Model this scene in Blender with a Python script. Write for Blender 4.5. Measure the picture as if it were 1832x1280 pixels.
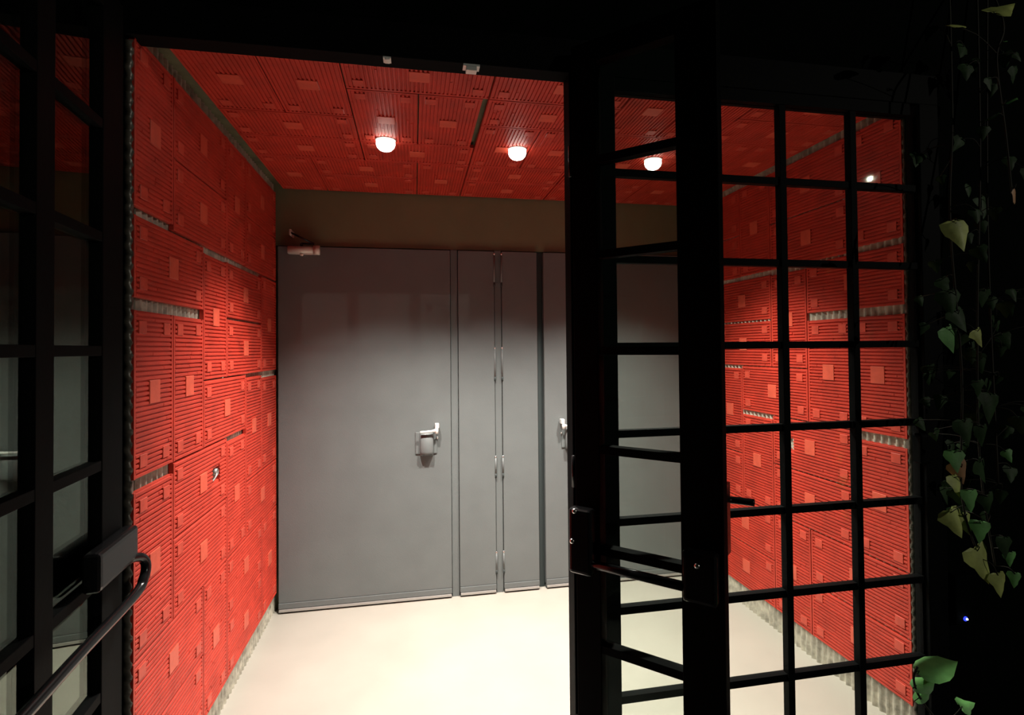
import bpy, bmesh, math, random
from mathutils import Vector, Matrix
for o in list(bpy.data.objects): bpy.data.objects.remove(o)
random.seed(7)
C = bpy.context.scene.collection
S = bpy.context.scene

# ------------------------------------------------------------------ camera
YAW, PITCH, ROLL = 0.1945, 0.0166, -0.0093
fwd = Vector((math.sin(YAW)*math.cos(PITCH), math.cos(YAW)*math.cos(PITCH), math.sin(PITCH)))
rgt = Vector((math.cos(YAW), -math.sin(YAW), 0)); up = rgt.cross(fwd)
r2 = rgt*math.cos(ROLL)+up*math.sin(ROLL); u2 = up*math.cos(ROLL)-rgt*math.sin(ROLL)
cd = bpy.data.cameras.new('camera'); cam = bpy.data.objects.new('camera', cd); C.objects.link(cam)
M = Matrix((r2, u2, -fwd)).transposed().to_4x4(); M.translation = Vector((0, 0, 1.4915))
cam.matrix_world = M
cd.sensor_fit = 'HORIZONTAL'; cd.sensor_width = 36; cd.lens = 998.45/1832*36
cd.shift_x = (916-937.96)/1832; cd.shift_y = (607.38-640)/1832; cd.clip_start = .01
S.camera = cam

# ------------------------------------------------------------------ world, light, exposure
S.view_settings.view_transform = 'Standard'; S.view_settings.look = 'None'
S.view_settings.gamma = 1; S.view_settings.exposure = 0; S.view_settings.use_curve_mapping = False
w = bpy.data.worlds.new('night'); S.world = w; w.use_nodes = True
w.node_tree.nodes['Background'].inputs[0].default_value = (.25, .9, .6, 1)
w.node_tree.nodes['Background'].inputs[1].default_value = .0035
LAMPS = [(-.12, 2.535), (.477, 2.55), (1.168, 2.58)]
SPOT_W, SPOT_ANGLE, SPOT_BLEND = 290, 107, 1.0
def lamp_light(x, y, z):
    l = bpy.data.lights.new('downlight_bulb', 'SPOT'); l.energy = SPOT_W; l.color = (1, .93, .84)
    l.spot_size = math.radians(SPOT_ANGLE); l.spot_blend = SPOT_BLEND; l.shadow_soft_size = .035
    o = bpy.data.objects.new('downlight_bulb', l); C.objects.link(o); o.location = (x, y, z)
    return o
# the street lamp across the road, up to the right behind the viewer
sl = bpy.data.lights.new('street_light', 'POINT'); sl.energy = 450; sl.color = (1, .95, .82); sl.shadow_soft_size = .035
so = bpy.data.objects.new('street_light', sl); C.objects.link(so); so.location = (8.1, -5.1, 4.5)

# ------------------------------------------------------------------ materials
def mat(name, col, rough=.6, metal=0., noise=0., nscale=20., bump=0., bscale=200., spec=.5, coat=0.):
    m = bpy.data.materials.new(name); m.use_nodes = True; nt = m.node_tree; b = nt.nodes['Principled BSDF']
    b.inputs['Base Color'].default_value = (*col, 1); b.inputs['Roughness'].default_value = rough
    b.inputs['Metallic'].default_value = metal; b.inputs['Specular IOR Level'].default_value = spec
    b.inputs['Coat Weight'].default_value = coat
    tc = nt.nodes.new('ShaderNodeTexCoord')
    if noise:
        n = nt.nodes.new('ShaderNodeTexNoise'); n.inputs['Scale'].default_value = nscale; n.inputs['Detail'].default_value = 6
        nt.links.new(tc.outputs['Object'], n.inputs['Vector'])
        mr = nt.nodes.new('ShaderNodeMapRange'); mr.inputs[1].default_value = .3; mr.inputs[2].default_value = .7
        mr.inputs[3].default_value = 1-noise; mr.inputs[4].default_value = 1+noise
        nt.links.new(n.outputs['Fac'], mr.inputs[0])
        mx = nt.nodes.new('ShaderNodeVectorMath'); mx.operation = 'SCALE'; mx.inputs[0].default_value = col
        nt.links.new(mr.outputs[0], mx.inputs['Scale']); nt.links.new(mx.outputs[0], b.inputs['Base Color'])
    if bump:
        n2 = nt.nodes.new('ShaderNodeTexNoise'); n2.inputs['Scale'].default_value = bscale; n2.inputs['Detail'].default_value = 4
        nt.links.new(tc.outputs['Object'], n2.inputs['Vector'])
        bp = nt.nodes.new('ShaderNodeBump'); bp.inputs['Strength'].default_value = bump; bp.inputs['Distance'].default_value = .003
        nt.links.new(n2.outputs['Fac'], bp.inputs['Height']); nt.links.new(bp.outputs[0], b.inputs['Normal'])
    return m
def emit(name, col, s):
    m = bpy.data.materials.new(name); m.use_nodes = True; b = m.node_tree.nodes['Principled BSDF']
    b.inputs['Base Color'].default_value = (*col, 1); b.inputs['Emission Color'].default_value = (*col, 1)
    b.inputs['Emission Strength'].default_value = s; return m
RED = mat('red_painted_ribs', (.47, .038, .020), .5, noise=.16, nscale=9, bump=.25, bscale=160, spec=.45)
REDP = mat('red_pads_lit_tone', (.60, .088, .048), .42, noise=.1, nscale=30, bump=.15, bscale=120)  # same paint as the ribs; light caught by the pads is put into the colour
RAWD = mat('dark_ceiling_backing', (.11, .10, .05), .7, noise=.3, nscale=14)
RAW = mat('raw_corrugated_sheet', (.40, .38, .31), .6, noise=.4, nscale=26, bump=.6, bscale=90)
DOORG = mat('grey_door_paint', (.134, .147, .147), .42, noise=.05, nscale=5, bump=.15, bscale=260, spec=.4)
TAUPE = mat('taupe_wall_paint', (.17, .18, .10), .6, noise=.06, nscale=6, bump=.1)
KICK = mat('door_bottom_rail_metal', (.45, .43, .41), .35, metal=.5)
GROOVE = mat('dark_door_gap', (.03, .04, .04), .7)  # dark tone for gaps, the shade under the lock housing and hinge bottoms
CHROME = mat('brushed_steel', (.78, .77, .74), .25, metal=1.)
STEELW = mat('satin_steel', (.82, .82, .80), .35, metal=.35)
REDC = mat('red_small_pads_lit_tone', (.53, .060, .034), .45, noise=.15, nscale=30, bump=.2, bscale=120)  # corner pads: a weaker share of caught light mixed into the red
ALU = mat('silver_painted_metal', (.62, .58, .52), .4, metal=.2)
BLACK = mat('black_painted_steel', (.004, .0043, .0045), .6, spec=.035, bump=.12, bscale=60)
BLACKM = mat('worn_black_hardware', (.012, .012, .013), .22, metal=.3)
FLOOR = mat('pale_resin_floor', (.37, .345, .30), .38, noise=.05, nscale=3, bump=.05, bscale=40)
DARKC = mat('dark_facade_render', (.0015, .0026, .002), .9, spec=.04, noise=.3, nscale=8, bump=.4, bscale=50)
GROUND = mat('dark_paving', (.03, .03, .028), .8, noise=.3, nscale=5)
WHITE = mat('white_plastic', (.8, .8, .76), .45)
STEM = mat('ivy_stem_bark', (.02, .017, .01), .8)
EDGE = mat('corrugated_sheet_edge', (.12, .105, .085), .35, noise=.4, nscale=30, metal=.2)
def leafmat(name, col):
    m = mat(name, col, .55, noise=.35, nscale=14, bump=.3, bscale=50, spec=.15 if 'deep' in name else .5)
    return m
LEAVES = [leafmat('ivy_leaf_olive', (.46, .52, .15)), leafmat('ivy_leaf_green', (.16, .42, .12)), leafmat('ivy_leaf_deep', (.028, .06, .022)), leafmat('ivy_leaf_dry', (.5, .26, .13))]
LENS = emit('lit_downlight_lens', (1, .93, .84), 7)
LED = emit('blue_white_led', (.04, .07, 1), 1.3)
LEDC = emit('led_core', (.8, .85, 1), 30)
def glass():
    m = bpy.data.materials.new('clear_pane'); m.use_nodes = True; nt = m.node_tree; nt.nodes.clear()
    o = nt.nodes.new('ShaderNodeOutputMaterial'); mx = nt.nodes.new('ShaderNodeMixShader')
    t = nt.nodes.new('ShaderNodeBsdfTransparent'); t.inputs[0].default_value = (.93, .96, .94, 1)
    g = nt.nodes.new('ShaderNodeBsdfGlossy'); g.inputs['Roughness'].default_value = .01; g.inputs[0].default_value = (.86, 1, .88, 1)
    lw = nt.nodes.new('ShaderNodeLayerWeight'); lw.inputs[0].default_value = .5
    p = nt.nodes.new('ShaderNodeMath'); p.operation = 'POWER'; p.inputs[1].default_value = 5
    a = nt.nodes.new('ShaderNodeMath'); a.operation = 'MULTIPLY_ADD'; a.inputs[1].default_value = .96; a.inputs[2].default_value = .04
    nt.links.new(lw.outputs['Facing'], p.inputs[0]); nt.links.new(p.outputs[0], a.inputs[0]); nt.links.new(a.outputs[0], mx.inputs[0])
    nt.links.new(t.outputs[0], mx.inputs[1]); nt.links.new(g.outputs[0], mx.inputs[2]); nt.links.new(mx.outputs[0], o.inputs[0])
    return m
GLASS = glass()

# ------------------------------------------------------------------ helpers
class Frame:
    """local axes: a along, b across, n out; origin o"""
    def __init__(s, o, a, b, n): s.o, s.a, s.b, s.n = map(Vector, (o, a, b, n))
    def __call__(s, a, b, n): return s.o+s.a*a+s.b*b+s.n*n
W0 = Frame((0, 0, 0), (1, 0, 0), (0, 0, 1), (0, 1, 0))   # a=x b=z n=y
def hexa(bm, pts, bev=0, seg=2):
    v = [bm.verts.new(p) for p in pts]
    fs = []
    for q in ((0, 3, 2, 1), (4, 5, 6, 7), (0, 1, 5, 4), (1, 2, 6, 5), (2, 3, 7, 6), (3, 0, 4, 7)):
        fs.append(bm.faces.new([v[i] for i in q]))
    if bev:
        es = list({e for f in fs for e in f.edges})
        bmesh.ops.bevel(bm, geom=es, offset=bev, segments=seg, affect='EDGES', profile=.6)
def fbox(bm, F, a0, a1, b0, b1, n0, n1, bev=0, seg=2):
    hexa(bm, [F(a0, b0, n0), F(a1, b0, n0), F(a1, b1, n0), F(a0, b1, n0), F(a0, b0, n1), F(a1, b0, n1), F(a1, b1, n1), F(a0, b1, n1)], bev, seg)
def tube(bm, pts, r, seg=10, cap=True):
    pts = [Vector(p) for p in pts]; rings = []
    rr = r if isinstance(r, (list, tuple)) else [r]*len(pts)
    t0 = (pts[1]-pts[0]).normalized(); x = t0.orthogonal().normalized()
    for i, p in enumerate(pts):
        t = (pts[min(i+1, len(pts)-1)]-pts[max(i-1, 0)]).normalized()
        x = (x-t*x.dot(t)).normalized(); y = t.cross(x)
        rings.append([bm.verts.new(p+(x*math.cos(2*math.pi*k/seg)+y*math.sin(2*math.pi*k/seg))*rr[i]) for k in range(seg)])
    for A, B in zip(rings, rings[1:]):
        for k in range(seg): bm.faces.new((A[k], A[(k+1) % seg], B[(k+1) % seg], B[k]))
    if cap: bm.faces.new(rings[0][::-1]); bm.faces.new(rings[-1])
def arc(pts, n=6):
    """smooth polyline through control points (Catmull-Rom)"""
    P = [Vector(p) for p in pts]; P = [P[0]]+P+[P[-1]]; out = []
    for i in range(1, len(P)-2):
        for k in range(n):
            t = k/n; a, b, c, d = P[i-1:i+3]
            out.append(.5*((2*b)+(c-a)*t+(2*a-5*b+4*c-d)*t*t+(3*b-a-3*c+d)*t**3))
    return out+[P[-2]]
def lathe(bm, center, axis, prof, seg=32):
    c = Vector(center); ax = Vector(axis).normalized(); x = ax.orthogonal().normalized(); y = ax.cross(x); rings = []
    for r, h in prof:
        if r < 1e-6: rings.append([bm.verts.new(c+ax*h)]); continue
        rings.append([bm.verts.new(c+ax*h+(x*math.cos(2*math.pi*k/seg)+y*math.sin(2*math.pi*k/seg))*r) for k in range(seg)])
    for A, B in zip(rings, rings[1:]):
        for k in range(seg):
            a = [A[k % len(A)], A[(k+1) % seg % len(A)], B[(k+1) % seg % len(B)], B[k % len(B)]]
            u = []
            for v in a:
                if v not in u: u.append(v)
            if len(u) > 2: bm.faces.new(u)
def obj(name, bm, m, parent=None, smooth=False, loc=None, **props):
    bmesh.ops.recalc_face_normals(bm, faces=bm.faces)
    me = bpy.data.meshes.new(name)
    if loc is not None: bmesh.ops.translate(bm, verts=bm.verts, vec=-Vector(loc))
    bm.to_mesh(me); bm.free()
    o = bpy.data.objects.new(name, me); C.objects.link(o)
    if loc is not None: o.location = loc
    for x in (m if isinstance(m, (list, tuple)) else [m]): me.materials.append(x)
    if smooth:
        for p in me.polygons: p.use_smooth = True
    if parent: o.parent = parent
    for k, v in props.items(): o[k] = v
    return o
def child(name, bm, m, parent, smooth=False, label=None):
    o = obj(name, bm, m, None, smooth)
    o.parent = parent; bpy.context.view_layer.update(); o.matrix_parent_inverse = parent.matrix_world.inverted()
    if label: o['label'] = label
    return o
def thing(name, loc, label, cat, group=None, kind=None):
    o = bpy.data.objects.new(name, None); C.objects.link(o); o.location = loc; o.empty_display_size = .1
    o['label'] = label; o['category'] = cat
    if group: o['group'] = group
    if kind: o['kind'] = kind
    bpy.context.view_layer.update()
    return o
def struct(name, bm, m, label=None, cat=None, smooth=False):
    o = obj(name, bm, m, None, smooth); o['kind'] = 'structure'
    if label: o['label'] = label; o['category'] = cat
    return o
def B(): return bmesh.new()

XL, XR, YB, H, YF = -.775, 1.846, 3.42, 2.4244, 1.737

# ------------------------------------------------------------------ setting: floor, ground, walls, ceiling
bm = B(); fbox(bm, W0, -.83, 1.90, -.12, 0, 1.70, 3.60)
struct('floor', bm, FLOOR, 'pale cream resin floor of the lit vestibule', 'floor')
bm = B(); fbox(bm, W0, -6, 12, -.20, -.02, -8, 1.70)
struct('ground', bm, GROUND, 'dark paving outside the entrance', 'ground')
# back wall above and around the doors
bm = B()
fbox(bm, W0, -.90, 1.95, 2.10, 2.60, YB, YB+.18)
fbox(bm, W0, -.90, 1.95, -.05, 2.10, YB+.05, YB+.18)
struct('wall_back', bm, TAUPE, 'taupe painted wall above the grey doors', 'wall')
# dark facade round the opening
bm = B()
fbox(bm, W0, -4.5, -.88, -.05, 4.2, 1.76, 2.02)
fbox(bm, W0, 1.90, 6.5, -.05, 4.2, 1.76, 2.02)
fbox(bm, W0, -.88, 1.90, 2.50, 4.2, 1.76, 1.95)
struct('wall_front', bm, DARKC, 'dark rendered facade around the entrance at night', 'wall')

def corrugated(bm, F, a0, a1, b0, b1, pitch=.036, amp=.006, thick=.03):
    n = max(8, int((a1-a0)/pitch*8)); rows = []
    for i in range(n+1):
        a = a0+(a1-a0)*i/n; d = amp*math.cos(2*math.pi*a/pitch)
        rows.append([bm.verts.new(F(a, b, d)) for b in (b0, b1)]+[bm.verts.new(F(a, b1, -thick)), bm.verts.new(F(a, b0, -thick))])
    for A, Bq in zip(rows, rows[1:]):
        for k in range(4): bm.faces.new((A[k], A[(k+1) % 4], Bq[(k+1) % 4], Bq[k]))
    bm.faces.new(rows[0]); bm.faces.new(rows[-1][::-1])

FL = Frame((XL, 0, 0), (0, 1, 0), (0, 0, 1), (1, 0, 0))     # left wall: a=depth b=height n=into the room
FR = Frame((XR, 0, 0), (0, 1, 0), (0, 0, 1), (-1, 0, 0))
bm = B(); corrugated(bm, Frame((XL-.022, 0, 0), (0, 1, 0), (0, 0, 1), (1, 0, 0)), 1.80, 3.46, 0, 2.46)
wall_left = struct('wall_left', bm, RAW, 'left vestibule wall clad in red ribbed panels', 'wall', smooth=False)
bm = B(); corrugated(bm, Frame((XR+.012, 0, 0), (0, 1, 0), (0, 0, 1), (-1, 0, 0)), 1.83, 3.46, 0, 2.46)
wall_right = struct('wall_right', bm, RAW, 'right vestibule wall clad in red ribbed panels', 'wall')
bm = B(); fbox(bm, W0, -.90, 1.95, H+.03, H+.12, 1.80, 3.60)
ceiling = struct('ceiling', bm, RAWD, 'vestibule ceiling clad in red ribbed panels', 'ceiling')

def panel(F, a0, a1, b0, b1, wall, hole=None, pads=True):
    """ribbed cladding panel: ribs run along a, pads proud of them; front of the ribs at n=0"""
    g = .0025; a0 += g; a1 -= g; b0 += g; b1 -= g
    wide = (a1-a0) > (b1-b0)
    L, Hh = a1-a0, b1-b0
    ca, cb = (a0+a1)/2, (b0+b1)/2
    bm = B(); t = -.0165; base = -.0052
    if hole:
        h0, h1, k0, k1 = hole
        fbox(bm, F, a0, h0, b0, b1, t, base); fbox(bm, F, h1, a1, b0, b1, t, base)
        fbox(bm, F, h0, h1, b0, k0, t, base); fbox(bm, F, h0, h1, k1, b1, t, base)
    else: fbox(bm, F, a0, a1, b0, b1, t, base)
    # smooth end margins
    mg = .011
    fbox(bm, F, a0, a0+mg, b0, b1, base-.001, -.0008, .0008, 1); fbox(bm, F, a1-mg, a1, b0, b1, base-.001, -.0008, .0008, 1)
    N = round(Hh/.0148); p = Hh/N
    for i in range(N):
        c0 = b0+p*i; z0 = c0+p*.12; z1 = c0+p*.64
        cuts = [a0+mg]
        for _ in range(random.choice((0, 0, 1, 1, 2))): cuts.append(random.uniform(a0+mg, a1-mg))
        cuts.append(a1-mg)
        if hole and z1 > hole[2] and z0 < hole[3]:
            segs = [(a0+mg, hole[0]), (hole[1], a1-mg)]
        else:
            cuts.sort(); segs = [(x+(.0 if k == 0 else .0012), y) for k, (x, y) in enumerate(zip(cuts, cuts[1:]))]
        for x, y in segs:
            if y-x < .004: continue
            n1 = random.uniform(-.0014, 0); n2 = n1+random.uniform(-.0005, .0005); s = random.uniform(-.0005, .0005)
            q = p*.1
            hexa(bm, [F(x, z0-q+s, base-.0005), F(y, z0-q-s, base-.0005), F(y, z1+q-s, base-.0005), F(x, z1+q+s, base-.0005),
                      F(x, z0+s, n1), F(y, z0-s, n2), F(y, z1-s, n2), F(x, z1+s, n1)])
    bm.faces.index_update()
    if pads:
        w, h = .046, .038
        ia, ib = .052, .045
        ws = .070
        spots = [(ca, cb, ws, ws)]
        for sa in (-1, 1):
            for sb in (-1, 1): spots.append((ca+sa*(L/2-ia), cb+sb*(Hh/2-ib), w, h))
        for (x, y, ww, hh) in spots:
            if hole and abs(x-(hole[0]+hole[1])/2) < .06 and abs(y-(hole[2]+hole[3])/2) < .05: continue
            x += random.uniform(-.004, .004); y += random.uniform(-.003, .003)
            k = len(bm.faces); fbox(bm, F, x-ww/2, x+ww/2, y-hh/2, y+hh/2, base-.001, .0016, .0012, 1)
            bm.faces.ensure_lookup_table()
            for f in bm.faces:
                if f.index == -1 or f.index >= k: f.material_index = 1 if ww > .06 else 2
            bm.faces.index_update()
    return child('cladding_panel', bm, [RED, REDP, REDC], wall)

Zr = [.115, .365, .618, .878, 1.128, 1.382, 1.634, 1.886, 2.134, 2.405]
LAY = []   # (col0, col1, row0, row1, trim_bottom, trim_top, hole)
def P(c0, c1, r0, r1, tb=0, tt=0, hole=False): LAY.append((c0, c1, r0, r1, tb, tt, hole))
P(0, 2, 0, 1); P(0, 2, 1, 2); P(2, 3, 0, 2); P(3, 5, 0, 1); P(3, 5, 1, 2); P(5, 6, 0, 2)
P(0, 1, 2, 4, 0, .032); P(1, 3, 2, 3); P(1, 3, 3, 4, hole=True); P(3, 4, 2, 4, 0, .02); P(4, 6, 2, 3)
P(4, 5, 3, 5, 0, .014); P(5, 6, 3, 5, 0, .028)
P(0, 1, 4, 6, 0, .02); P(1, 2, 4, 6, 0, .02); P(2, 4, 4, 5); P(2, 3, 5, 7, 0, .02); P(3, 5, 5, 6, 0, .005); P(3, 5, 6, 7, 0, .014); P(5, 6, 5, 7)
P(0, 2, 6, 7, .012, 0)
P(0, 1, 7, 9, .022, 0); P(1, 3, 7, 8, .005); P(1, 3, 8, 9); P(3, 4, 7, 9, .006); P(4, 6, 7, 8, .004); P(4, 6, 8, 9)
def clad(F, cols, wall, hole):
    for (c0, c1, r0, r1, tb, tt, h) in LAY:
        panel(F, cols[c0], cols[c1], Zr[r0]+tb, Zr[r1]-tt, wall, hole if h else None)
clad(FL, [1.755, 2.02, 2.287, 2.553, 2.822, 3.095, 3.405], wall_left, (2.385, 2.465, .975, 1.03))
clad(FR, [1.815, 2.085, 2.362, 2.635, 2.910, 3.16, 3.405], wall_right, (2.475, 2.555, .975, 1.03))
# pipe end and cable seen in the two openings
for F, a, nm, lab in ((FL, 2.425, 'pipe_stub', 'small grey pipe end in the hole of the left red wall'), (FR, 2.515, 'pipe_stub', 'small grey pipe end in the hole of the right red wall')):
    bm = B(); lathe(bm, F(a+.012, 1.008, -.014), F.n, [(0, 0), (.011, 0), (.015, .001), (.015, .012), (.011, .014), (.009, .004), (0, .004)], 20)
    tube(bm, arc([F(a+.01, 1.008, -.006), F(a-.004, 1.000, .0), F(a-.02, .985, -.004), F(a-.03, .979, -.012)]), .003, 8)
    o = obj(nm, bm, KICK, None, True, loc=F(a, 1.0, -.012)); o['label'] = lab; o['category'] = 'pipe'

# ceiling panels: ribs run front to back
FC = Frame((0, 0, H), (0, 1, 0), (1, 0, 0), (0, 0, -1))
cx_ = [-.738, -.49, -.235, .02, .278, .54, .80, 1.06, 1.31, 1.57, 1.836]
cy_ = [1.80, 2.06, 2.31, 2.57, 2.83, 3.09, 3.405]
CL = [(0, 1, 0, 2), (1, 2, 0, 2), (2, 4, 0, 1), (2, 3, 1, 3), (3, 4, 1, 3, .018), (4, 6, 0, 1), (4, 6, 1, 2), (0, 2, 2, 3), (0, 2, 3, 4), (2, 4, 3, 4),
      (4, 5, 2, 4), (5, 6, 2, 4), (0, 1, 4, 6), (1, 3, 4, 5), (1, 3, 5, 6), (3, 4, 4, 6), (4, 6, 4, 5), (4, 6, 5, 6),
      (6, 7, 0, 2), (7, 8, 0, 2), (8, 10, 0, 1), (8, 10, 1, 2), (6, 8, 2, 3), (6, 8, 3, 4), (8, 9, 2, 4), (9, 10, 2, 4),
      (6, 8, 4, 5), (6, 8, 5, 6), (8, 9, 4, 6), (9, 10, 4, 6)]
for q in CL:
    c0, c1, r0, r1 = q[:4]; tr = q[4] if len(q) > 4 else 0
    panel(FC, cy_[r0], cy_[r1], cx_[c0], cx_[c1]-tr, ceiling)

# ragged sheet edges at the front of the side walls
for nm, x, y, lab in (('trim_1', XL-.014, 1.752, 'wavy cut edge of the cladding at the front of the left wall'), ('trim_2', XR+.012, 1.808, 'wavy cut edge of the cladding at the front of the right wall')):
    bm = B(); n = 260; rows = []
    sgn = -1 if x < 0 else 1
    for i in range(n+1):
        z = 2.38*i/n; ph = z/.036*2*math.pi
        d = .004*math.sin(ph)+.0012*math.sin(ph*.37+1)
        rows.append([bm.verts.new((x-sgn*(.009+d), y+.0035*math.cos(ph*1.0), z)), bm.verts.new((x+sgn*.012, y+.002*math.sin(ph*.7), z)),
                     bm.verts.new((x+sgn*.012, y+.02, z)), bm.verts.new((x-sgn*.006, y+.02, z))])
    for A, Q in zip(rows, rows[1:]):
        for k in range(4): bm.faces.new((A[k], A[(k+1) % 4], Q[(k+1) % 4], Q[k]))
    bm.faces.new(rows[0]); bm.faces.new(rows[-1][::-1])
    struct(nm, bm, EDGE, lab, 'trim', True)

# ------------------------------------------------------------------ grey doors at the back
def back_door(name, x0, x1, label, handle=None, kickdrop=0.0):
    bm = B(); fbox(bm, W0, x0, x1, .058, 2.092, YB-.022, YB+.03, .0025)
    o = struct(name, bm, DOORG, label, 'door')
    bm = B(); fbox(bm, W0, x0, x1, .026, .057, YB-.027, YB+.02, .003)
    child('bottom_rail', bm, DOORG, o)
    bm = B(); fbox(bm, W0, x0+.003, x1-.003, .010, .024, YB-.033, YB+.01, .002)
    child('door_sweep', bm, KICK, o, label='pale metal strip along the bottom')
    bm = B(); fbox(bm, W0, x0+.001, x1-.001, .001, .011, YB-.020, YB+.02)
    child('door_gap_shade', bm, GROOVE, o)  # dark strip stands in for the shaded gap under the leaf
    return o
d1 = back_door('door_1', -.764, .214, 'wide grey door leaf at the left with closer and handle')
d2 = back_door('door_2', .262, .483, 'narrow grey fixed leaf right of the wide left door')
d3 = back_door('door_3', .531, .752, 'narrow grey fixed leaf left of the dark vertical gap')
d4 = back_door('door_4', .795, 1.775, 'wide grey door leaf partly hidden behind the black glazed door')
# frame posts between the leaves
def post(name, x0, x1, y0, m, label):
    bm = B(); fbox(bm, W0, x0, x1, .0, 2.097, y0, YB+.045, .002)
    return struct(name, bm, m, label, 'door frame')
post('trim_3', .217, .259, YB-.010, DOORG, 'grey door frame post beside the wide left door')
tm = post('trim_4', .486, .528, YB-.012, DOORG, 'slim grey post with hinges between the two narrow leaves')
post('trim_5', .755, .792, YB+.012, GROOVE, 'dark recessed gap beside the right grey door')
post('trim_6', 1.778, 1.84, YB-.010, DOORG, 'grey door frame post at the right wall')
for x in (.4845, .5295):
    for z0, z1, tip in ((1.90, 2.07, False), (1.32, 1.49, True), (.728, .825, True), (.142, .243, True)):
        bm = B(); lathe(bm, (x, YB-.022, 0), (0, 0, 1), [(0, z0), (.0055, z0), (.0055, z1), (0, z1)], 14)
        hh = child('hinge', bm, DOORG, tm, True)
        bm = B(); lathe(bm, (x, YB-.022, 0), (0, 0, 1), [(0, z1), (.0062, z1), (.007, z1+.004), (.005, z1+.011), (0, z1+.013)], 14)
        child('finial', bm, CHROME, hh, True, 'bright metal hinge tip')
        bm = B(); lathe(bm, (x, YB-.022, 0), (0, 0, 1), [(0, z0-.026), (.006, z0-.024), (.006, z0), (0, z0)], 14)
        child('bushing', bm, GROOVE, hh, True, 'dark hinge bottom')
def lever_set(door, x, s):
    """x = spindle side, s=+1 when the housing reaches to the left"""
    y = YB-.022
    bm = B(); fbox(bm, W0, x-s*.128, x-s*.0, .868, 1.0, y-.008, y+.002, .006); child('escutcheon', bm, DOORG, door)
    # hood housing: flared and rounded at the bottom
    bm = B()
    a0, a1 = (x-s*.100, x-s*.022); prof = [(1.0, .018), (.985, .034), (.93, .046), (.885, .052), (.868, .046), (.858, .018)]
    xs = [a0, a0+(a1-a0)*.08, a0+(a1-a0)*.5, a0+(a1-a0)*.92, a1]; rows = []
    for i, xx in enumerate(xs):
        k = (.55, .9, 1, .9, .55)[i]
        rows.append([bm.verts.new((xx, y, 1.0))]+[bm.verts.new((xx, y-d*k, z+(1-k)*.01)) for z, d in prof]+[bm.verts.new((xx, y, .862))])
    for A, Q in zip(rows, rows[1:]):
        for k in range(len(A)-1): bm.faces.new((A[k], A[k+1], Q[k+1], Q[k]))
    bm.faces.new(rows[0]); bm.faces.new(rows[-1][::-1])
    child('lock_housing', bm, DOORG, door, True)
    bm = B(); fbox(bm, W0, x-s*.085, x-s*.030, .866, .8665, y-.045, y-.004); child('housing_underside_shade', bm, GROOVE, door)  # thin dark sheet: shadow below the hood, painted as colour
    bm = B(); tube(bm, arc([(x-s*.100, y-.050, 1.004), (x-s*.06, y-.052, 1.006), (x-s*.02, y-.050, 1.010), (x-s*.002, y-.042, 1.016)]), [.0065]*6+[.007]*6+[.0085]*7, 12)
    tube(bm, [(x-s*.004, y-.044, .992), (x-s*.004, y-.044, 1.022)], .011, 14)
    child('lever', bm, STEELW, door, True, 'bright steel lever')
    bm = B(); fbox(bm, W0, x-.013, x+.011, 1.022, 1.052, y-.052, y-.010, .005, 3); child('turn_knob', bm, STEELW, door, label='bright steel knob above the lever')
    bm = B(); lathe(bm, (x+s*.002, y-.008, .962), (0, -1, 0), [(0, 0), (.006, 0), (.006, .006), (0, .008)], 14); child('keyhole_pin', bm, CHROME, door, True)
lever_set(d1, .130, 1)
lever_set(d4, .900, -1)

# door closer on the left door
cl = thing('door_closer', (-.61, YB-.03, 2.06), 'small steel door closer at the top left corner of the grey doors', 'door closer')
bm = B(); tube(bm, [(-.700, YB-.062, 2.066), (-.56, YB-.062, 2.066)], .021, 18); fbox(bm, W0, -.705, -.553, 2.045, 2.088, YB-.062, YB-.022, .004)
child('body', bm, ALU, cl, True)
bm = B(); tube(bm, [(-.563, YB-.062, 2.066), (-.530, YB-.062, 2.066)], [.025, .027], 18); child('end_cap', bm, ALU, cl, True)
bm = B(); lathe(bm, (-.628, YB-.062, 2.046), (0, 0, -1), [(0, 0), (.010, 0), (.010, .010), (.006, .014), (0, .015)], 16); child('adjusting_screw', bm, ALU, cl, True)
bm = B(); tube(bm, [(-.628, YB-.062, 2.085), (-.628, YB-.062, 2.103)], .008, 10); tube(bm, [(-.560, YB-.060, 2.102), (-.684, YB-.085, 2.160)], .0055, 10); tube(bm, [(-.628, YB-.062, 2.103), (-.560, YB-.060, 2.102)], .0055, 10)
child('arm', bm, BLACKM, cl, True)
bm = B(); fbox(bm, W0, -.689, -.679, 2.145, 2.178, YB-.09, YB+.004, .002); child('bracket', bm, ALU, cl)

# ------------------------------------------------------------------ downlights
labs = ['left recessed ceiling downlight, glowing above the wide grey door', 'middle recessed ceiling downlight, glowing left of the black door post', 'right recessed ceiling downlight, seen through the glazed black door']
for (x, y), lab in zip(LAMPS, labs):
    z = H
    t = thing('downlight', (x, y, z), lab, 'ceiling light', 'ceiling downlights of the vestibule')
    bm = B(); lathe(bm, (x, y, z), (0, 0, -1), [(.036, -.0), (.045, -.0), (.045, .002), (.043, .004), (.040, .005), (.0355, .004), (.0355, 0)], 40); child('trim_ring', bm, WHITE, t, True)
    bm = B(); lathe(bm, (x, y, z), (0, 0, -1), [(.0355, .0), (.041, .008), (.042, .02), (.038, .033), (.027, .045), (.012, .051), (0, .052)], 36); child('lens', bm, LENS, t, True, 'glowing white lens')
    l = lamp_light(x, y, z-.085); l.parent = t; bpy.context.view_layer.update(); l.matrix_parent_inverse = t.matrix_world.inverted()

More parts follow.
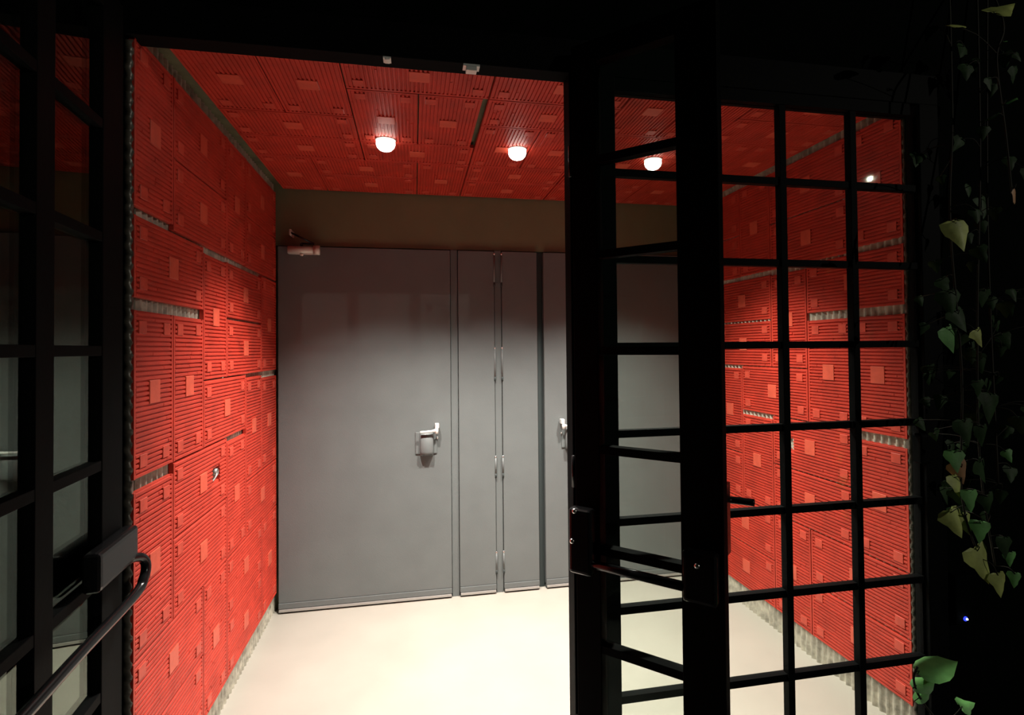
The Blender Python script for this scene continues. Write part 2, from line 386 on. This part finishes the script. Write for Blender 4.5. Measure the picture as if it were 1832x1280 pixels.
# ------------------------------------------------------------------ black steel front frame
bm = B()
fbox(bm, W0, -.90, 1.93, 2.388, 2.50, YF, YF+.07, .003)
fbox(bm, W0, .655, 1.81, 2.345, 2.39, YF+.004, YF+.05)
fbox(bm, W0, -.885, -.812, -.02, 2.39, YF, YF+.07, .003)
fbox(bm, W0, -.812, -.792, -.02, 2.39, YF+.03, YF+.055)
fbox(bm, W0, .498, .655, -.02, 2.39, YF, YF+.07, .003)
fbox(bm, W0, 1.847, 1.93, -.02, 2.39, YF, YF+.06, .003)
struct('trim_7', bm, BLACK, 'black steel frame of posts and header around the entrance', 'door frame')
# latch keepers on the header
for x, z, s, lab in ((.182, 2.385, 1, 'white latch keeper under the header, near the middle lamp'), (-.077, 2.387, .45, 'tiny white latch keeper under the header, above the left lamp')):
    bm = B(); fbox(bm, W0, x-.017*s, x+.017*s, z-.016*s, z+.004, YF+.002, YF+.03, .002); fbox(bm, W0, x-.026*s, x+.026*s, z-.003, z+.004, YF+.001, YF+.034)
    o = obj('latch_keeper', bm, WHITE, loc=(x, YF, z)); o['label'] = lab; o['category'] = 'latch'

ZB = [.3368+.2897*k for k in range(7)]
# fixed glazed sidelight
w1 = None
bm = B(); fbox(bm, W0, .655, 1.847, .0, 2.345, YF+.026, YF+.032)
w1 = struct('window_1', bm, GLASS, 'fixed glazed sidelight with black glazing bars, right of the door', 'window')
bm = B()
fbox(bm, W0, .93, 1.022, .0, 2.345, YF+.002, YF+.05, .002)
fbox(bm, W0, 1.838, 1.847, .0, 2.345, YF+.02, YF+.04)
fbox(bm, W0, .655, 1.847, .0, .06, YF+.002, YF+.05, .002)
child('window_frame', bm, BLACK, w1)
bm = B(); fbox(bm, W0, 1.812, 1.86, 1.055, 1.165, YF-.012, YF+.03, .010, 3); child('window_catch', bm, BLACK, w1)
for z in ZB:
    bm = B(); fbox(bm, W0, .655, 1.84, z-.0125, z+.0125, YF+.012, YF+.040, .0015); child('glazing_bar', bm, BLACK, w1)
for x in (1.280, 1.567):
    bm = B(); fbox(bm, W0, x-.0125, x+.0125, .06, 2.345, YF+.006, YF+.036, .0015); child('glazing_bar', bm, BLACK, w1)

# glazed outer leaves
def leaf(name, hinge, d, n, length, stile_h, stile_f, verts, label, ZB=ZB):
    F = Frame(hinge, d, (0, 0, 1), n)
    z0, z1 = .03, 2.45
    bm = B(); fbox(bm, F, stile_h-.005, length-stile_f+.005, z0+.05, z1-.05, -.004, .004)
    o = struct(name, bm, GLASS, label, 'door')
    bm = B()
    fbox(bm, F, 0, stile_h, z0, z1, -.02, .02, .003); fbox(bm, F, length-stile_f, length, z0, z1, -.02, .02, .003)
    fbox(bm, F, stile_h-.002, length-stile_f+.002, z0, z0+.07, -.02, .02, .002); fbox(bm, F, stile_h-.002, length-stile_f+.002, z1-.07, z1, -.02, .02, .002)
    child('leaf_frame', bm, BLACK, o)
    for z in ZB:
        bm = B(); fbox(bm, F, stile_h-.002, length-stile_f+.002, z-.0125, z+.0125, -.018, .018, .0015); child('glazing_bar', bm, BLACK, o)
    for s0, s1 in verts:
        bm = B(); fbox(bm, F, s0, s1, z0+.07, z1-.07, -.019, .019, .0015); child('glazing_bar', bm, BLACK, o)
    return o, F
# right leaf swung open towards the viewer; n faces the viewer (inner face)
dR = Vector((.695, -.719, 0)).normalized(); nR = Vector((-dR.y, dR.x, 0))*-1
if nR.y > 0: nR = -nR
hR = Vector((.500, YF-.015, 0))
lr, F = leaf('door_5', hR+dR*.012, dR, nR, .455, .085, .118, [], 'right leaf of the black glazed entrance door, swung open in the middle', [.275, .572, .870, 1.178, 1.482, 1.78, 2.075])
bm = B(); fbox(bm, F, -.004, .075, .80, 1.0, .02, .062, .012, 3); child('bar_bracket', bm, BLACKM, lr)
bm = B(); fbox(bm, F, .352, .445, .80, .94, .02, .062, .012, 3); child('bar_bracket', bm, BLACKM, lr)
bm = B(); tube(bm, [F(.0, .835, .045), F(.36, .835, .045)], .0135, 14); child('push_bar', bm, BLACKM, lr, True)
for a, z, nn in ((.02, .992, .064), (.012, .90, .066), (.395, .905, .064)):
    bm = B(); lathe(bm, F(a, z, nn-.004), F.n, [(0, 0), (.008, 0), (.008, .005), (.004, .008), (0, .009)], 14); child('bolt', bm, CHROME, lr, True, 'bright bolt head')
bm = B(); fbox(bm, F, .40, .452, .915, 1.112, -.062, -.02, .003); child('lock_case', bm, BLACKM, lr)
bm = B(); tube(bm, arc([F(.428, 1.045, -.055), F(.428, 1.045, -.10), F(.44, 1.045, -.125), F(.50, 1.045, -.13)]), .0105, 12); child('door_lever', bm, BLACKM, lr, True)
for z in (2.09, 1.1, .28):
    bm = B(); lathe(bm, hR+Vector((-.004, -.004, 0)), (0, 0, 1), [(0, z-.05), (.008, z-.05), (.008, z+.05), (0, z+.05)], 16); child('hinge', bm, BLACKM, lr, True)
# left leaf swung open towards the viewer along the left edge
dL = Vector((.09, -1, 0)).normalized(); nL = Vector((1, .09, 0)).normalized()
hL = Vector((-.806, YF-.012, 0))
ll, F = leaf('door_6', hL+dL*.01, dL, nL, .82, .125, .11, [(.355, .425)], 'left leaf of the black glazed entrance door, swung open at the left edge')
bm = B(); fbox(bm, F, .0, .24, .925, 1.02, .02, .06, .014, 3); child('bar_bracket', bm, BLACKM, ll)
bm = B(); fbox(bm, F, .70, .80, .925, 1.02, .02, .06, .014, 3); child('bar_bracket', bm, BLACKM, ll)
bm = B(); tube(bm, arc([F(.03, .935, .045), F(-.005, .925, .062), F(-.018, .90, .070), F(-.002, .868, .070), F(.06, .845, .068), F(.35, .845, .066), F(.68, .845, .066), F(.74, .88, .06), F(.74, .94, .045)]), .0125, 14); child('push_bar', bm, BLACKM, ll, True)
for z in (2.09, 1.1, .28):
    bm = B(); lathe(bm, hL+Vector((.004, -.004, 0)), (0, 0, 1), [(0, z-.05), (.008, z-.05), (.008, z+.05), (0, z+.05)], 16); child('hinge', bm, BLACKM, ll, True)

# ------------------------------------------------------------------ ivy on the right
def ivy_leaf(bm, c, size, tip, nrm, mi, fold=.25, lobes=True):
    """c = petiole end, tip = direction of the tip, nrm = face normal"""
    t = Vector(tip).normalized(); n = Vector(nrm); n = (n-t*n.dot(t)).normalized(); s = t.cross(n)
    out = [(0, 0), (.18, -.16), (.42, -.10), (.52, .12), (.40, .34), (.30, .46), (.20, .72), (.0, 1.05)] if lobes else [(0, 0), (.16, .06), (.27, .25), (.29, .48), (.22, .72), (.11, .9), (.04, 1.0), (0, 1.05)]
    def pt(x, y, curl=0):
        return Vector(c)+(s*x+t*y)*size+n*size*(-abs(x)*fold-.35*y*y*fold+curl)
    mid = [bm.verts.new(pt(0, y)) for _, y in out]
    for sg in (-1, 1):
        ed = [mid[0]]+[bm.verts.new(pt(sg*x*random.uniform(.9, 1.1), y+random.uniform(-.02, .02), random.uniform(-.03, .04))) for x, y in out[1:-1]]+[mid[-1]]
        inn = [mid[0]]+[bm.verts.new(pt(sg*x*.5, y*.9+.03, .015)) for x, y in out[1:-1]]+[mid[-1]]
        for A, Q in ((mid, inn), (inn, ed)):
            for k in range(len(A)-1):
                vs = []
                for v in (A[k], A[k+1], Q[k+1], Q[k]):
                    if v not in vs: vs.append(v)
                if len(vs) > 2:
                    f = bm.faces.new(vs); f.material_index = mi; f.smooth = True
Ls = Vector((8.1, -5.1, 4.5))
def vine(name, loc, label, stems, leaves):
    t = thing(name, loc, label, 'climbing plant', 'ivy on the dark facade')
    bm = B()
    for st in stems: tube(bm, arc(st, 8), .0035, 6)
    bl = B()
    for (c, sz, tip, nrm, mi, lob) in leaves:
        ivy_leaf(bl, c, sz, tip, nrm, mi, random.uniform(.1, .4), lob)
        c = Vector(c); q = min((Vector(p) for st in stems for p in arc(st, 8)), key=lambda p: (p-c).length)
        tube(bm, arc([q, (q+c)/2+Vector((0, -.01, .012)), c], 3), .0014, 5)
    child('stem', bm, STEM, t, True)
    o = child('foliage', bl, LEAVES, t, True)
def toward(c, jitter, away=0):
    v = (Ls-Vector(c)).normalized()*(1-away)+Vector((-.2, -1, 0))*.3
    return v+Vector([random.uniform(-jitter, jitter) for _ in range(3)])
bright = [(1.704, 1.88, .072, 0), (1.722, 1.66, .066, 2), (1.74, 1.60, .058, 2), (1.712, 1.54, .066, 1), (1.838, 1.535, .045, 0), (1.848, 1.32, .07, 2), (1.805, 1.93, .035, 2),
          (1.742, 1.24, .06, 2), (1.818, 1.22, .05, 2), (1.718, 1.14, .05, 1), (1.731, 1.10, .055, 3), (1.715, 1.06, .05, 0), (1.832, 1.10, .06, 2), (1.736, 1.02, .05, 1),
          (1.812, 1.0, .05, 2), (1.708, .945, .068, 0), (1.75, .93, .05, 0), (1.785, .915, .05, 1), (1.776, .825, .085, 0), (1.831, .75, .055, 0), (1.87, .86, .05, 2),
          (1.896, .81, .035, 1), (1.921, .74, .035, 1), (1.894, 1.14, .03, 1), (1.80, 1.37, .04, 2)]
lv = []
for x, z, s, mi in bright:
    c = (x, 1.5+random.uniform(-.03, .03), z)
    tip = (random.uniform(-.25, .45), random.uniform(-.3, .1), -1)
    lv.append((c, s*1.25, tip, (-.2+random.uniform(-.3, .3), -1, .25+random.uniform(-.25, .25)), mi, True))
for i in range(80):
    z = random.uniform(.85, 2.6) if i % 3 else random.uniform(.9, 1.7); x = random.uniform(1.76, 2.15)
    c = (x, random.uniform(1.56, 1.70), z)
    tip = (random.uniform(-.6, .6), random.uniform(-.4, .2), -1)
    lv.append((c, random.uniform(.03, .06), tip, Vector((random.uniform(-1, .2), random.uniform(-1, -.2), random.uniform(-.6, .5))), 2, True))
vine('ivy_vine', (1.86, 1.55, .75), 'dark green ivy hanging down the dark wall right of the sidelight', [[(1.95, 1.70, 3.0), (1.86, 1.62, 2.3), (1.75, 1.54, 1.9), (1.76, 1.52, 1.4), (1.75, 1.52, 1.0), (1.79, 1.50, .80)],
      [(2.1, 1.72, 3.0), (2.0, 1.64, 2.2), (1.9, 1.58, 1.6), (1.86, 1.55, 1.1), (1.90, 1.54, .75)], [(2.15, 1.72, 2.9), (2.05, 1.66, 1.9), (2.02, 1.62, 1.0)]], lv)
# upper spray at the top right corner
lv = [((1.715, 1.5, 2.535), .085, (1, .1, .22), (.1, -.6, 1), 0, False), ((1.905, 1.5, 2.60), .09, (1, 0, .5), (-.3, -.8, .8), 0, True),
      ((1.86, 1.5, 2.23), .055, (1, 0, .7), (-.4, -.1, 1), 1, False), ((1.93, 1.5, 2.29), .06, (1, 0, .6), (-.4, -.15, 1), 1, False), ((1.87, 1.5, 2.37), .04, (.3, 0, -1), (0, -1, .3), 2, True),
      ((1.965, 1.5, 2.01), .05, (.1, 0, -1), (.3, -1, .2), 3, False), ((1.93, 1.5, 2.50), .022, (1, 0, .3), (0, -.5, 1), 1, False)]
vine('ivy_vine', (1.95, 1.6, 2.3), 'sparse ivy leaves in the top right corner of the picture', [[(2.1, 1.70, 2.9), (2.0, 1.55, 2.6), (1.93, 1.52, 2.45), (1.96, 1.52, 2.2), (1.98, 1.52, 2.0)]], lv)
# low sprig crossing the frame
lv = [((1.545, 1.50, .458), .150, (1, .0, .17), (-.12, -.45, 1), 1, False), ((1.525, 1.50, .415), .085, (1, 0, .20), (-.1, -.6, 1), 1, False), ((1.53, 1.50, .375), .06, (.8, 0, .28), (.0, -.8, 1), 1, False), ((1.71, 1.50, .335), .05, (1, 0, .1), (0, -.8, 1), 1, True)]
vine('ivy_vine', (1.66, 1.5, .2), 'low sprig with one broad green leaf in front of the frame', [[(1.80, 1.52, -.02), (1.70, 1.52, .2), (1.56, 1.50, .37), (1.53, 1.50, .44), (1.545, 1.5, .48)]], lv)

# ------------------------------------------------------------------ small wall device with a blue light
t = thing('door_buzzer', (1.97, 1.70, .58), 'dark wall box with tiny blue light, low at the right edge', 'door buzzer')
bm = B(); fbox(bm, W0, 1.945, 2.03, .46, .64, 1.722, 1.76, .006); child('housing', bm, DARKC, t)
bm = B(); lathe(bm, (1.985, 1.722, .481), (0, -1, 0), [(.0085, 0), (.0085, .003), (.004, .006), (0, .007)], 16); child('light_lens', bm, LED, t, True, 'glowing blue lens')
bm = B(); lathe(bm, (1.985, 1.715, .482), (0, -1, 0), [(0, 0), (.0028, 0), (.0028, .002), (0, .003)], 12); child('light_core', bm, LEDC, t, True, 'white hot spot of the light')
